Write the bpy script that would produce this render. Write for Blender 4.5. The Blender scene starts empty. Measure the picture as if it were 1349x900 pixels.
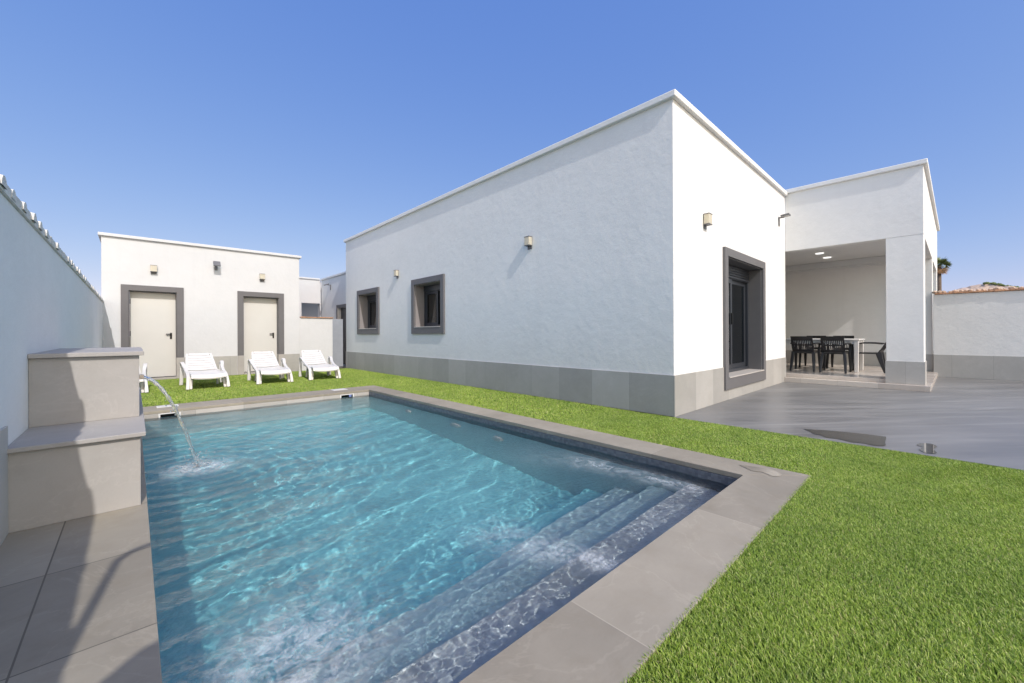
import bpy, bmesh, math, random
import numpy as np
from mathutils import Vector, Matrix
random.seed(7); rng = np.random.default_rng(11)
R = math.radians
scene = bpy.context.scene
COL = scene.collection

# ------------------------------------------------------------------ helpers
BASE = {}                                   # world position of each thing's base

def props(o, label=None, cat=None, group=None, kind=None):
    if label: o['label'] = label
    if cat: o['category'] = cat
    if group: o['group'] = group
    if kind: o['kind'] = kind
    return o

def thing(name, label, cat, loc=(0, 0, 0), group=None):
    o = bpy.data.objects.new(name, None); COL.objects.link(o)
    o.location = loc; o.empty_display_size = .2
    BASE[o.name] = Vector(loc)
    return props(o, label, cat, group)

def obj(name, bm, mat, parent=None, bevel=0.0, smooth=False, at=None, seg=2):
    """one mesh object; coordinates given in world space"""
    me = bpy.data.meshes.new(name)
    base = BASE[parent.name] if parent else (Vector(at) if at else Vector((0, 0, 0)))
    bmesh.ops.translate(bm, verts=bm.verts, vec=-base)
    bmesh.ops.recalc_face_normals(bm, faces=bm.faces)
    bm.to_mesh(me); bm.free()
    for m in (mat if isinstance(mat, (list, tuple)) else [mat]): me.materials.append(m)
    o = bpy.data.objects.new(name, me); COL.objects.link(o)
    if parent: o.parent = parent
    else: o.location = base
    BASE[o.name] = base
    if smooth:
        for p in me.polygons: p.use_smooth = True
    if bevel:
        b = o.modifiers.new('edge', 'BEVEL'); b.width = bevel; b.segments = seg
        b.limit_method = 'ANGLE'; b.angle_limit = R(40); b.harden_normals = False
    return o

def NB(): return bmesh.new()

def box(bm, x0, x1, y0, y1, z0, z1, mi=0):
    v = [bm.verts.new((x, y, z)) for z in (z0, z1) for y in (y0, y1) for x in (x0, x1)]
    for f in ((0, 2, 3, 1), (4, 5, 7, 6), (0, 1, 5, 4), (2, 6, 7, 3), (0, 4, 6, 2), (1, 3, 7, 5)):
        bm.faces.new([v[i] for i in f]).material_index = mi
    return bm

def B(*a): return box(NB(), *a)

def wall(bm, axis, p0, p1, u0, u1, z0, z1, holes=(), skin=False):
    """slab with rectangular openings. axis 'x': planes at x=p0..p1, u is y. axis 'y': planes at y, u is x"""
    us = sorted({u0, u1, *[h for q in holes for h in q[:2]]}); zs = sorted({z0, z1, *[h for q in holes for h in q[2:]]})
    us = [u for u in us if u0 <= u <= u1]; zs = [z for z in zs if z0 <= z <= z1]
    C = {}
    def V(p, u, z):
        k = (p, u, z)
        if k not in C: C[k] = bm.verts.new((p, u, z) if axis == 'x' else (u, p, z))
        return C[k]
    def solid(i, j):
        if not (0 <= i < len(us) - 1 and 0 <= j < len(zs) - 1): return False
        cu, cz = (us[i] + us[i + 1]) / 2, (zs[j] + zs[j + 1]) / 2
        return not any(h[0] < cu < h[1] and h[2] < cz < h[3] for h in holes)
    for i in range(len(us) - 1):
        for j in range(len(zs) - 1):
            if not solid(i, j): continue
            a, b, c, d = us[i], us[i + 1], zs[j], zs[j + 1]
            for p in ((p0,) if skin else (p0, p1)): bm.faces.new([V(p, a, c), V(p, b, c), V(p, b, d), V(p, a, d)])
            if skin and i == 0: pass
            elif not solid(i - 1, j): bm.faces.new([V(p0, a, c), V(p1, a, c), V(p1, a, d), V(p0, a, d)])
            if skin and i == len(us) - 2: pass
            elif not solid(i + 1, j): bm.faces.new([V(p0, b, c), V(p1, b, c), V(p1, b, d), V(p0, b, d)])
            if skin and j == 0: pass
            elif not solid(i, j - 1): bm.faces.new([V(p0, a, c), V(p1, a, c), V(p1, b, c), V(p0, b, c)])
            if skin and j == len(zs) - 2: pass
            elif not solid(i, j + 1): bm.faces.new([V(p0, a, d), V(p1, a, d), V(p1, b, d), V(p0, b, d)])
    return bm

def sweep(bm, pts, wid, thk, side=(1, 0, 0), ring=4):
    """rectangular (ring=4) or round cross-section along pts; wid along `side`, thk across it"""
    pts = [Vector(p) for p in pts]; n = len(pts); side = Vector(side).normalized()
    wid = wid if isinstance(wid, (list, tuple)) else [wid] * n
    thk = thk if isinstance(thk, (list, tuple)) else [thk] * n
    rings = []
    for i, p in enumerate(pts):
        t = (pts[min(i + 1, n - 1)] - pts[max(i - 1, 0)]).normalized()
        s = (side - t * side.dot(t))
        s = s.normalized() if s.length > 1e-4 else t.orthogonal().normalized()
        q = t.cross(s)
        if ring == 4: off = [(-.5, -.5), (.5, -.5), (.5, .5), (-.5, .5)]
        else: off = [(.5 * math.cos(2 * math.pi * k / ring), .5 * math.sin(2 * math.pi * k / ring)) for k in range(ring)]
        rings.append([bm.verts.new(p + s * a * wid[i] + q * b * thk[i]) for a, b in off])
    for i in range(n - 1):
        for k in range(ring):
            bm.faces.new([rings[i][k], rings[i][(k + 1) % ring], rings[i + 1][(k + 1) % ring], rings[i + 1][k]])
    bm.faces.new(rings[0][::-1]); bm.faces.new(rings[-1])
    return bm

def smooth_path(pts, n=6):
    P = [Vector(p) for p in pts]; out = []
    for i in range(len(P) - 1):
        a, b, c, d = P[max(i - 1, 0)], P[i], P[i + 1], P[min(i + 2, len(P) - 1)]
        for k in range(n):
            t = k / n
            out.append(.5 * ((2 * b) + (c - a) * t + (2 * a - 5 * b + 4 * c - d) * t * t + (3 * b - a - 3 * c + d) * t ** 3))
    out.append(P[-1]); return out

def copy_tree(o, parent=None):
    c = o.copy(); COL.objects.link(c)
    if parent: c.parent = parent
    for ch in list(o.children): copy_tree(ch, c)
    return c

# ------------------------------------------------------------------ materials
class N:
    def __init__(s, name):
        s.m = bpy.data.materials.new(name); s.m.use_nodes = True
        s.t = s.m.node_tree; s.t.nodes.clear()
        s.out = s.t.nodes.new('ShaderNodeOutputMaterial')
    def n(s, typ, **kw):
        x = s.t.nodes.new(typ)
        for k, v in kw.items(): setattr(x, k, v)
        return x
    def l(s, a, b): s.t.links.new(a, b)
    def setin(s, node, name, v):
        i = node.inputs[name]
        if hasattr(v, 'is_output') or isinstance(v, bpy.types.NodeSocket): s.l(v, i)
        else: i.default_value = v
    def pos(s): return s.n('ShaderNodeNewGeometry').outputs['Position']
    def objc(s): return s.n('ShaderNodeTexCoord').outputs['Object']
    def mapped(s, vec, scale=(1, 1, 1), rot=(0, 0, 0)):
        m = s.n('ShaderNodeMapping'); s.l(vec, m.inputs['Vector']); m.inputs['Scale'].default_value = scale; m.inputs['Rotation'].default_value = rot
        return m.outputs[0]
    def noise(s, vec, scale, detail=4, rough=.55, dist=0):
        x = s.n('ShaderNodeTexNoise'); s.l(vec, x.inputs['Vector'])
        x.inputs['Scale'].default_value = scale; x.inputs['Detail'].default_value = detail
        x.inputs['Roughness'].default_value = rough; x.inputs['Distortion'].default_value = dist
        return x.outputs['Fac']
    def math(s, op, a, b=None, clamp=False):
        x = s.n('ShaderNodeMath', operation=op, use_clamp=clamp)
        for i, v in enumerate((a, b)):
            if v is None: continue
            if isinstance(v, bpy.types.NodeSocket): s.l(v, x.inputs[i])
            else: x.inputs[i].default_value = v
        return x.outputs[0]
    def ramp(s, fac, stops):
        x = s.n('ShaderNodeValToRGB'); s.l(fac, x.inputs[0]); e = x.color_ramp.elements
        while len(e) < len(stops): e.new(.5)
        for q, (p, c) in zip(e, stops): q.position = p; q.color = (*c, 1) if len(c) == 3 else c
        return x.outputs[0]
    def mixc(s, fac, a, b, typ='MIX'):
        x = s.n('ShaderNodeMix', data_type='RGBA', blend_type=typ)
        for i, v in ((0, fac), (6, a), (7, b)):
            if isinstance(v, bpy.types.NodeSocket): s.l(v, x.inputs[i])
            else: x.inputs[i].default_value = v if i == 0 else (*v, 1)
        return x.outputs[2]
    def bump(s, h, strength=.3, dist=.01, normal=None):
        x = s.n('ShaderNodeBump'); s.l(h, x.inputs['Height']); x.inputs['Strength'].default_value = strength; x.inputs['Distance'].default_value = dist
        if normal: s.l(normal, x.inputs['Normal'])
        return x.outputs[0]
    def principled(s, color, rough=.6, normal=None, spec=.4, metal=0.0, **kw):
        p = s.n('ShaderNodeBsdfPrincipled')
        for k, v in (('Base Color', color), ('Roughness', rough), ('Specular IOR Level', spec), ('Metallic', metal), *kw.items()):
            if isinstance(v, tuple) and len(v) == 3: v = (*v, 1)
            s.setin(p, k, v)
        if normal: s.l(normal, p.inputs['Normal'])
        return p
    def done(s, sh):
        s.l(sh.outputs[0] if hasattr(sh, 'outputs') else sh, s.out.inputs['Surface']); return s.m

def plain(name, c, rough=.5, metal=0., spec=.4, vary=.06, scale=6):
    g = N(name); f = g.noise(g.objc(), scale, 4)
    col = g.ramp(f, [(.25, tuple(x * (1 - vary) for x in c)), (.75, tuple(min(1, x * (1 + vary)) for x in c))])
    r = g.math('ADD', g.math('MULTIPLY', f, .12), rough - .06)
    return g.done(g.principled(col, r, None, spec, metal))

def stucco(name, c=(.80, .80, .79)):
    g = N(name); p = g.pos()
    big = g.noise(p, 1.1, 5, .6); mid = g.noise(p, 7, 4, .6); fine = g.noise(p, 70, 3, .6)
    col = g.ramp(g.math('ADD', g.math('MULTIPLY', big, .7), g.math('MULTIPLY', mid, .3)), [(.3, tuple(x * .93 for x in c)), (.7, c)])
    # faint rain streaks running down the wall
    st = g.noise(g.mapped(p, (6, 6, .35)), 1.0, 5, .65)
    col = g.mixc(g.math('MULTIPLY', g.math('SUBTRACT', st, .53, True), .8), col, tuple(x * .8 for x in c))
    h = g.math('ADD', g.math('MULTIPLY', mid, .95), g.math('MULTIPLY', fine, .14))
    h = g.math('ADD', h, g.math('MULTIPLY', big, .9))
    return g.done(g.principled(col, .85, g.bump(h, .5, .012), .2))

def joint_mask(g, p, joints, w=.004):
    sep = g.n('ShaderNodeSeparateXYZ'); g.l(p, sep.inputs[0]); m = None
    for ax, per, off in joints:
        v = g.math('FRACT', g.math('DIVIDE', g.math('SUBTRACT', sep.outputs['XYZ'.index(ax)], off), per))
        d = g.math('MULTIPLY', g.math('MINIMUM', v, g.math('SUBTRACT', 1.0, v)), per)
        k = g.math('LESS_THAN', d, w / 2)
        m = k if m is None else g.math('MAXIMUM', m, k)
    return m

def cell_tone(g, p, joints):
    """a slightly different tone for every slab"""
    sep = g.n('ShaderNodeSeparateXYZ'); g.l(p, sep.inputs[0]); acc = None
    for i, (ax, per, off) in enumerate(joints):
        v = g.math('FLOOR', g.math('DIVIDE', g.math('SUBTRACT', sep.outputs['XYZ'.index(ax)], off), per))
        v = g.math('MULTIPLY', v, 12.9898 + 65.2 * i)
        acc = v if acc is None else g.math('ADD', acc, v)
    return g.math('FRACT', g.math('MULTIPLY', g.math('SINE', acc), 43758.5))

def stone(name, c, joints=(), rough=.45, jw=.004, jc=.55, vein=.55, spec=.4, rot=.5):
    g = N(name); p = g.pos()
    a = g.noise(p, 2.2, 6, .6, .4); b = g.noise(g.mapped(p, (3, 9, 6), (0, 0, rot)), 1.0, 6, .62, 1.2); fine = g.noise(p, 90, 3)
    col = g.ramp(a, [(.3, tuple(x * (1 - .10 * vein) for x in c)), (.7, tuple(x * (1 + .07 * vein) for x in c))])
    col = g.mixc(g.math('MULTIPLY', g.math('SUBTRACT', b, .5, True), 0.9 * vein), col, tuple(x * .75 for x in c))
    # thin pale veins
    vv = g.math('ABSOLUTE', g.math('SUBTRACT', g.noise(g.mapped(p, (1, 1, 1.5)), 1.7, 6, .6, .8), .5))
    vl = g.math('SUBTRACT', 1.0, g.math('DIVIDE', vv, .012), True)
    col = g.mixc(g.math('MULTIPLY', vl, .13 * vein), col, tuple(min(1, x * 1.6) for x in c))
    mo = g.noise(p, 6.5, 5, .65, .3)
    col = g.mixc(g.math('MULTIPLY', g.math('SUBTRACT', mo, .48, True), 1.3 * vein, True), col, tuple(x * q for x, q in zip(c, (.80, .77, .72))))
    col = g.mixc(g.math('MULTIPLY', g.math('SUBTRACT', fine, .45), .25, True), col, tuple(x * .6 for x in c))
    if joints:
        t = cell_tone(g, p, joints)
        col = g.mixc(.10, col, g.ramp(t, [(0, (.0, .0, .0)), (1, tuple(min(1, x * 2) for x in c))]))
        jm = joint_mask(g, p, joints, jw)
        col = g.mixc(jm, col, tuple(x * jc for x in c))
        h = g.math('SUBTRACT', g.math('MULTIPLY', fine, .05), jm)
        nb = g.bump(h, .5, .002)
    else: nb = g.bump(fine, .15, .002)
    r = g.math('ADD', g.math('MULTIPLY', a, .2), rough - .1)
    return g.done(g.principled(col, r, nb, spec))

M = {}
M['stucco'] = stucco('white_stucco')
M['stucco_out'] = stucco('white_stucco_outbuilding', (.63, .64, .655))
M['ceiling'] = stucco('white_ceiling_paint', (.78, .78, .77))
SC = (.335, .298, .24)
M['coping'] = stone('beige_stone_coping', SC, [('X', 1.2, .05), ('Y', 1.2, .53)], .6, .004, 1.3, 1.35, .2)
M['deck'] = stone('beige_stone_deck', SC, [('X', .60, -.285), ('Y', .73, 1.965)], .6, .006, .45, 1.3, .2)
M['pedestal'] = stone('beige_stone_cladding', (.415, .392, .37), (), .6, vein=.8, spec=.2)
M['plinth_y'] = stone('grey_tile_plinth_long', (.42, .412, .395), [('Y', .62, 2.29)], .45, .005, .7, .8)
M['plinth_x'] = stone('grey_tile_plinth_short', (.40, .39, .37), [('X', .62, 4.95)], .45, .005, .7, .8)
M['frame'] = plain('warm_grey_frame_paint', (.138, .134, .140), .55)
M['reveal'] = plain('pale_grey_reveal_paint', (.27, .25, .25), .6)
M['alu'] = plain('anthracite_aluminium', (.045, .05, .062), .35, .3)
M['sill'] = plain('pale_sill_tile', (.5, .47, .44), .4)
M['door'] = plain('cream_metal_door', (.60, .595, .57), .45, 0, .4, .03, 2)
M['black'] = plain('black_handle', (.015, .015, .016), .35)
M['plastic_white'] = plain('white_plastic', (.68, .67, .65), .38, 0, .5, .03)
M['plastic_black'] = plain('charcoal_plastic', (.020, .020, .023), .42, 0, .5)
M['porch_tile'] = stone('cream_porch_tile', (.56, .50, .45), [('X', .6, 10.3), ('Y', .6, .19)], .22, .004, .75, .5)
M['terracotta'] = plain('terracotta_tile', (.50, .28, .17), .8, 0, .2, .35, 5)
M['terracotta_pale'] = plain('weathered_terracotta', (.55, .42, .33), .85, 0, .2, .35, 6)
M['mortar'] = plain('pale_mortar', (.66, .64, .60), .9, 0, .1, .12, 9)
M['flood'] = plain('grey_floodlight_metal', (.16, .16, .17), .45, .2)
M['gate'] = plain('blue_grey_gate_paint', (.30, .33, .38), .5)
g_ = N('lit_lamp_disc'); e_ = g_.n('ShaderNodeEmission'); e_.inputs[0].default_value = (1, .97, .92, 1); e_.inputs[1].default_value = .8; M['lit'] = g_.done(e_)
M['steel'] = plain('brushed_steel', (.6, .6, .6), .25, 1.0)
M['curtain'] = plain('grey_curtain_cloth', (.42, .42, .42), .9)
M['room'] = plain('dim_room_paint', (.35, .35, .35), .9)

def mat_glass_lamp():
    g = N('frosted_lamp_glass')
    p = g.principled((.92, .89, .78), .35, None, .4)
    t = g.n('ShaderNodeBsdfTranslucent'); t.inputs[0].default_value = (.9, .8, .6, 1)
    mx = g.n('ShaderNodeMixShader'); mx.inputs[0].default_value = .5
    g.l(p.outputs[0], mx.inputs[1]); g.l(t.outputs[0], mx.inputs[2]); return g.done(mx)
M['lampglass'] = mat_glass_lamp()

def mat_pane():
    g = N('window_glass')
    tr = g.n('ShaderNodeBsdfTransparent'); tr.inputs[0].default_value = (.42, .45, .48, 1)
    gl = g.n('ShaderNodeBsdfGlossy'); gl.inputs['Roughness'].default_value = .01; gl.inputs[0].default_value = (.9, .95, 1, 1)
    fr = g.n('ShaderNodeFresnel'); fr.inputs[0].default_value = 1.6
    f = g.math('ADD', g.math('MULTIPLY', fr.outputs[0], 1.2), .05, True)
    mx = g.n('ShaderNodeMixShader'); g.l(f, mx.inputs[0]); g.l(tr.outputs[0], mx.inputs[1]); g.l(gl.outputs[0], mx.inputs[2])
    return g.done(mx)
M['pane'] = mat_pane()

def mat_concrete():
    g = N('polished_grey_concrete'); p = g.pos()
    def streak(ang, sx, sy): return g.mapped(g.mapped(p, (1, 1, 1), (0, 0, R(ang))), (sx, sy, 1))
    a = g.noise(streak(44, .55, 3.6), 1.0, 7, .62, .6)
    b = g.noise(streak(38, .35, 6.5), 1.0, 6, .6, .8)
    f = g.noise(p, 60, 3); pool = g.noise(p, .55, 4, .5)
    col = g.ramp(a, [(.30, (.135, .134, .134)), (.5, (.185, .184, .184)), (.70, (.25, .247, .243))])
    col = g.mixc(g.math('MULTIPLY', g.math('SUBTRACT', b, .52, True), 2.4, True), col, (.36, .352, .34))
    col = g.mixc(g.math('MULTIPLY', g.math('SUBTRACT', pool, .5, True), 2.0, True), col, (.14, .138, .140))
    r = g.math('ADD', g.math('MULTIPLY', a, .5), .16)
    return g.done(g.principled(col, r, g.bump(f, .05, .004), .35))
M['concrete'] = mat_concrete()

def mat_puddle():
    g = N('shallow_rain_water')
    return g.done(g.principled((.045, .044, .045), .015, None, .5))
M['puddle'] = mat_puddle()

def mat_wet():
    g = N('damp_stone')
    return g.done(g.principled(g.ramp(g.noise(g.pos(), 9, 4), [(.35, tuple(x * .75 for x in SC)), (.65, tuple(x * .95 for x in SC))]), .18, None, .4))
M['wet'] = mat_wet()

def mat_grass():
    g = N('artificial_grass_fibre')
    at = g.n('ShaderNodeAttribute', attribute_name='tint'); 
    big = g.noise(g.pos(), .9, 4); mid = g.noise(g.pos(), 5, 3)
    k = g.math('ADD', g.math('MULTIPLY', big, .5), g.math('MULTIPLY', mid, .35))
    c = g.mixc(1.0, at.outputs['Color'], g.ramp(k, [(.30, (.80, .84, .75)), (.56, (1.25, 1.18, 1.12))]), 'MULTIPLY')
    p = g.principled(c, .45, None, .35)
    t = g.n('ShaderNodeBsdfTranslucent'); g.l(c, t.inputs[0])
    mx = g.n('ShaderNodeMixShader'); mx.inputs[0].default_value = .25
    g.l(p.outputs[0], mx.inputs[1]); g.l(t.outputs[0], mx.inputs[2]); return g.done(mx)
M['grass'] = mat_grass()
def mat_turfbase():
    g = N('turf_thatch'); f = g.noise(g.pos(), 120, 3); b = g.noise(g.pos(), 1.2, 4)
    col = g.ramp(f, [(.3, (.030, .055, .012)), (.7, (.085, .13, .03))])
    return g.done(g.principled(col, .8, g.bump(f, .6, .01), .1))
M['turfbase'] = mat_turfbase()

def mat_mosaic(name, a, b):
    g = N(name); p = g.pos()
    tone = cell_tone(g, p, [('X', .025, .003), ('Y', .025, .004), ('Z', .025, .001)])
    return g.done(g.principled(g.ramp(tone, [(0, a), (1, b)]), .3, None, .4))
M['mosaic'] = mat_mosaic('grey_pool_mosaic', (.58, .59, .60), (.72, .725, .73))
M['band_shaded'] = mat_mosaic('shade_toned_waterline_tile', (.10, .11, .13), (.17, .18, .20))  # waterline tile of the shaded pool sides, shade put into its colour
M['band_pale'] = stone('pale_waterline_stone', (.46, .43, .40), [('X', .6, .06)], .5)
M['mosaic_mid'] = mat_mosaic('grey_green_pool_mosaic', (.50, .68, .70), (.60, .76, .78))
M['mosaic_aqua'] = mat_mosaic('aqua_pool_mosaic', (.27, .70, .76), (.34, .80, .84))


def mat_water():
    g = N('pool_water'); p = g.pos()
    rf = g.n('ShaderNodeBsdfRefraction'); rf.inputs['IOR'].default_value = 1.33; rf.inputs['Roughness'].default_value = 0; rf.inputs[0].default_value = (.93, .985, 1, 1)
    fine = g.noise(g.mapped(p, (1, 1.6, 1), (0, 0, .3)), 22, 5, .65, .6); ch = g.n('ShaderNodeAttribute', attribute_name='chop')
    nb = g.bump(g.math('MULTIPLY', fine, ch.outputs['Fac']), .8, .025)
    gs = g.n('ShaderNodeBsdfGlossy'); gs.inputs['Roughness'].default_value = 0.02; g.l(nb, gs.inputs['Normal'])
    fr = g.n('ShaderNodeFresnel'); fr.inputs[0].default_value = 1.33; g.l(nb, fr.inputs['Normal'])
    wt = g.n('ShaderNodeMixShader'); g.l(fr.outputs[0], wt.inputs[0]); g.l(rf.outputs[0], wt.inputs[1]); g.l(gs.outputs[0], wt.inputs[2])
    at = g.n('ShaderNodeAttribute', attribute_name='foam')
    n1 = g.noise(p, 9, 6, .7, 1.5); n2 = g.noise(p, 55, 4, .7)
    k = g.math('MULTIPLY', at.outputs['Fac'], g.math('ADD', g.math('MULTIPLY', g.math('SUBTRACT', n1, .38, True), 2.2), g.math('MULTIPLY', g.math('SUBTRACT', n2, .5, True), 1.6)), True)
    d = g.n('ShaderNodeBsdfDiffuse'); d.inputs[0].default_value = (.8, .84, .85, 1)
    mx = g.n('ShaderNodeMixShader'); g.l(k, mx.inputs[0]); g.l(wt.outputs[0], mx.inputs[1]); g.l(d.outputs[0], mx.inputs[2])
    return g.done(mx)
M['water'] = mat_water()
def mat_jet():
    g = N('falling_water')
    gs = g.n('ShaderNodeBsdfGlass'); gs.inputs['IOR'].default_value = 1.33; gs.inputs['Roughness'].default_value = .02
    nb = g.bump(g.noise(g.mapped(g.pos(), (1, 1, .35)), 70, 3), .5, .01); g.l(nb, gs.inputs['Normal'])
    d = g.n('ShaderNodeBsdfDiffuse'); d.inputs[0].default_value = (.85, .88, .9, 1)
    mx = g.n('ShaderNodeMixShader'); mx.inputs[0].default_value = .10
    g.l(gs.outputs[0], mx.inputs[1]); g.l(d.outputs[0], mx.inputs[2]); return g.done(mx)
M['jet'] = mat_jet()
def mat_leaf():
    g = N('palm_leaf'); f = g.noise(g.objc(), 3, 3)
    return g.done(g.principled(g.ramp(f, [(.3, (.07, .10, .03)), (.7, (.20, .24, .08))]), .6))
M['leaf'] = mat_leaf()
M['deadleaf'] = plain('dry_palm_leaf', (.22, .13, .07), .8, 0, .2, .3)
M['trunk'] = plain('palm_trunk', (.16, .12, .09), .9, 0, .1, .3)
M['earth'] = plain('pale_dry_ground', (.32, .28, .22), .95, 0, .1, .2, .3)

# ------------------------------------------------------------------ layout constants (metres)
PX0, PX1, PY0, PY1 = .06, 3.285, 1.00, 7.50        # pool opening
CX1, CY0, CY1 = 3.63, .65, 8.06                      # outer edge of the coping
WX = -.50                                            # face of the long boundary wall
HX, HY = 4.95, 2.29                                  # near corner of the house
OY = 12.8                                            # front of the outbuilding
ZW = -.10                                            # water level

# ------------------------------------------------------------------ ground
bm = NB()
def ring_sheet(bm, xs, ys, hole, z):
    for i in range(len(xs) - 1):
        for j in range(len(ys) - 1):
            cx, cy = (xs[i] + xs[i + 1]) / 2, (ys[j] + ys[j + 1]) / 2
            if hole[0] < cx < hole[1] and hole[2] < cy < hole[3]: continue
            bm.faces.new([bm.verts.new(q) for q in ((xs[i], ys[j], z), (xs[i + 1], ys[j], z), (xs[i + 1], ys[j + 1], z), (xs[i], ys[j + 1], z))])
    bmesh.ops.remove_doubles(bm, verts=bm.verts, dist=1e-5)
hole = (PX0 - .05, PX1 + .05, PY0 - .05, PY1 + .05)
ring_sheet(bm, [-900, hole[0], hole[1], 900], [-900, hole[2], hole[3], 900], hole, -.045)
props(obj('ground', bm, M['earth']), kind='structure')
bm = NB(); ring_sheet(bm, [WX, PX0 - .02, CX1 - .02, 4.92], [-4, CY0 + .02, CY1 - .02, OY], (PX0 - .02, CX1 - .02, CY0 + .02, CY1 - .02), -.012)
props(obj('turf_base', bm, M['turfbase']), kind='structure')
# patio
bm = NB(); box(bm, 4.92, 10.3, -9, HY - .002, -.03, 0.0); box(bm, 10.3, 13.78, -9, .25, -.03, 0.0)
props(obj('patio', bm, M['concrete']), kind='structure')

# deck along the wall (left of the pool) and coping round the other three sides
bm = NB(); box(bm, WX, PX0, -4.0, CY1, -.04, 0)
props(obj('pool_deck', bm, M['deck'], bevel=.003), kind='structure')
bm = NB()
def prism(bm, pts, z0, z1):
    a = [bm.verts.new((x, y, z0)) for x, y in pts]; b = [bm.verts.new((x, y, z1)) for x, y in pts]
    bm.faces.new(a[::-1]); bm.faces.new(b)
    for i in range(len(pts)): bm.faces.new([a[i], a[(i + 1) % len(pts)], b[(i + 1) % len(pts)], b[i]])
e = .001
prism(bm, [(PX0 + e, CY0), (CX1, CY0), (PX1, PY0), (PX0 + e, PY0)], -.04, 0)
prism(bm, [(CX1, CY0 + e), (CX1, CY1), (PX1, PY1), (PX1, PY0 + e)], -.04, 0)
prism(bm, [(CX1 - e, CY1), (PX0 + e, CY1), (PX0 + e, PY1), (PX1 - e, PY1)], -.04, 0)
props(obj('pool_coping', bm, M['coping'], bevel=.004), kind='structure')
# damp patch and puddles
def blob(name, pts, z, mat, wob=.0):
    bm = NB(); P = smooth_path([(x, y, z) for x, y in pts] + [(pts[0][0], pts[0][1], z)], 5)[:-1]
    bm.faces.new([bm.verts.new(p) for p in P])
    return props(obj(name, bm, mat), kind='structure')
blob('damp_patch', [(3.50, 1.10), (3.55, .97), (3.54, .86), (3.46, .80), (3.40, .84), (3.44, .92), (3.42, .98), (3.46, 1.04)], .003, M['wet'])
blob('puddle', [(5.30, 1.02), (5.40, .84), (5.47, .60), (5.49, .40), (5.47, .37), (5.22, .36), (5.05, .35), (4.99, .42), (5.02, .50), (4.99, .58), (5.04, .68), (5.03, .78), (5.10, .83), (5.13, .90), (5.22, .95)], .004, M['puddle'])
blob('puddle', [(5.40, .13), (5.44, .06), (5.36, .02), (5.20, .04), (5.06, .02), (5.00, .08), (5.10, .13), (5.22, .11), (5.30, .15)], .004, M['puddle'])

# ------------------------------------------------------------------ pool
bm = NB(); D = -1.40; T = .06
x0, x1, y0, y1 = PX0, PX1, PY0, PY1
BZ = -.30
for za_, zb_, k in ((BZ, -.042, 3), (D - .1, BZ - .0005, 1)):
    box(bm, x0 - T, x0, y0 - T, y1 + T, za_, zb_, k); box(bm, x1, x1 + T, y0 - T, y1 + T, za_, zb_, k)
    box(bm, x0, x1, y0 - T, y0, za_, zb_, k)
# far wall with two skimmer mouths
SK = [(.27, .47), (2.76, 2.97)]
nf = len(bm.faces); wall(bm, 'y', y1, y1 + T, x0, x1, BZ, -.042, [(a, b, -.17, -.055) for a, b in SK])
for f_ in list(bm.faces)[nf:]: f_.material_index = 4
box(bm, x0, x1, y1, y1 + T, D - .1, BZ - .0005, 1)
box(bm, x0, x1, y0, y1, D - .1, D, 2)
steps = [(1.395, -.30), (1.73, -.58), (2.07, -.86), (2.41, -1.13)]
prev = y0
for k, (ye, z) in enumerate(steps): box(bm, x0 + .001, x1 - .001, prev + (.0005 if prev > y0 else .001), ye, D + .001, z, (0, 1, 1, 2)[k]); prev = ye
basin = props(obj('pool_basin', bm, [M['mosaic'], M['mosaic_mid'], M['mosaic_aqua'], M['band_shaded'], M['band_pale']], bevel=.004), kind='structure')

# water: rippled surface, closed body
yl = np.concatenate([np.linspace(y0 - .004, 1.75, 125)[:-1], np.linspace(1.75, y1 + .004, 470)])
nx, ny = 410, len(yl)
X, Y = np.meshgrid(np.linspace(x0 - .004, x1 + .004, nx), yl)
def waves(X, Y, lam0, lam1, n, ang, spread, seed):
    r = np.random.default_rng(seed); Z = np.zeros_like(X)
    for _ in range(n):
        lam = lam0 * (lam1 / lam0) ** r.random(); th = ang + spread * r.normal(); k = 2 * np.pi / lam
        Z += lam ** 1.0 * np.sin(k * (X * np.cos(th) + Y * np.sin(th)) + r.random() * 6.283)
    return Z / math.sqrt(n)
jets = [(.42, 1.75, .75), (1.75, 1.25, .45), (3.0, 1.35, .4)]
fx, fy = .40, 4.45
rf = np.hypot(X - fx, Y - fy)
chop = .35 + .95 * np.exp(-(rf / 1.6) ** 2) + .6 * np.exp(-((np.hypot(X - .4, Y - 1.7)) / .6) ** 2) + .5 * np.exp(-((X - .1) / .7) ** 2)
for a, b, s in jets[1:]: chop += .8 * np.exp(-(np.hypot(X - a, Y - b - .15) / s) ** 2)
shallow = 1 / (1 + np.exp((Y - 1.255) / .012)); mid = 1 / (1 + np.exp((Y - 1.95) / .15))
Z = .0048 * waves(X, Y, .22, .75, 26, R(100), .55, 1) + .0022 * np.minimum(chop, 1.1) * waves(X, Y, .10, .22, 60, R(105), .75, 2)
Z += (.0016 * np.minimum(chop, 1.1) + .0022 * mid) * waves(X, Y, .05, .10, 60, R(90), 1.2, 4)
Z += .018 * shallow * waves(X, Y, .032, .07, 80, R(90), 1.6, 5)
Z += .0015 * np.exp(-rf / .9) * np.sin(2 * np.pi * rf / .16) * np.minimum(1, rf / .15)
Zs = ZW + Z
foam = 1.3 * np.exp(-(np.hypot((X - fx) * .9, Y - fy) / .17) ** 2) + .25 * np.exp(-(rf / .35) ** 2)
foam += .85 * np.exp(-(np.hypot(X - .42, Y - 1.58) / .24) ** 2) + .12 * np.exp(-(np.hypot(X - .45, Y - 1.8) / .4) ** 2)
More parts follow.
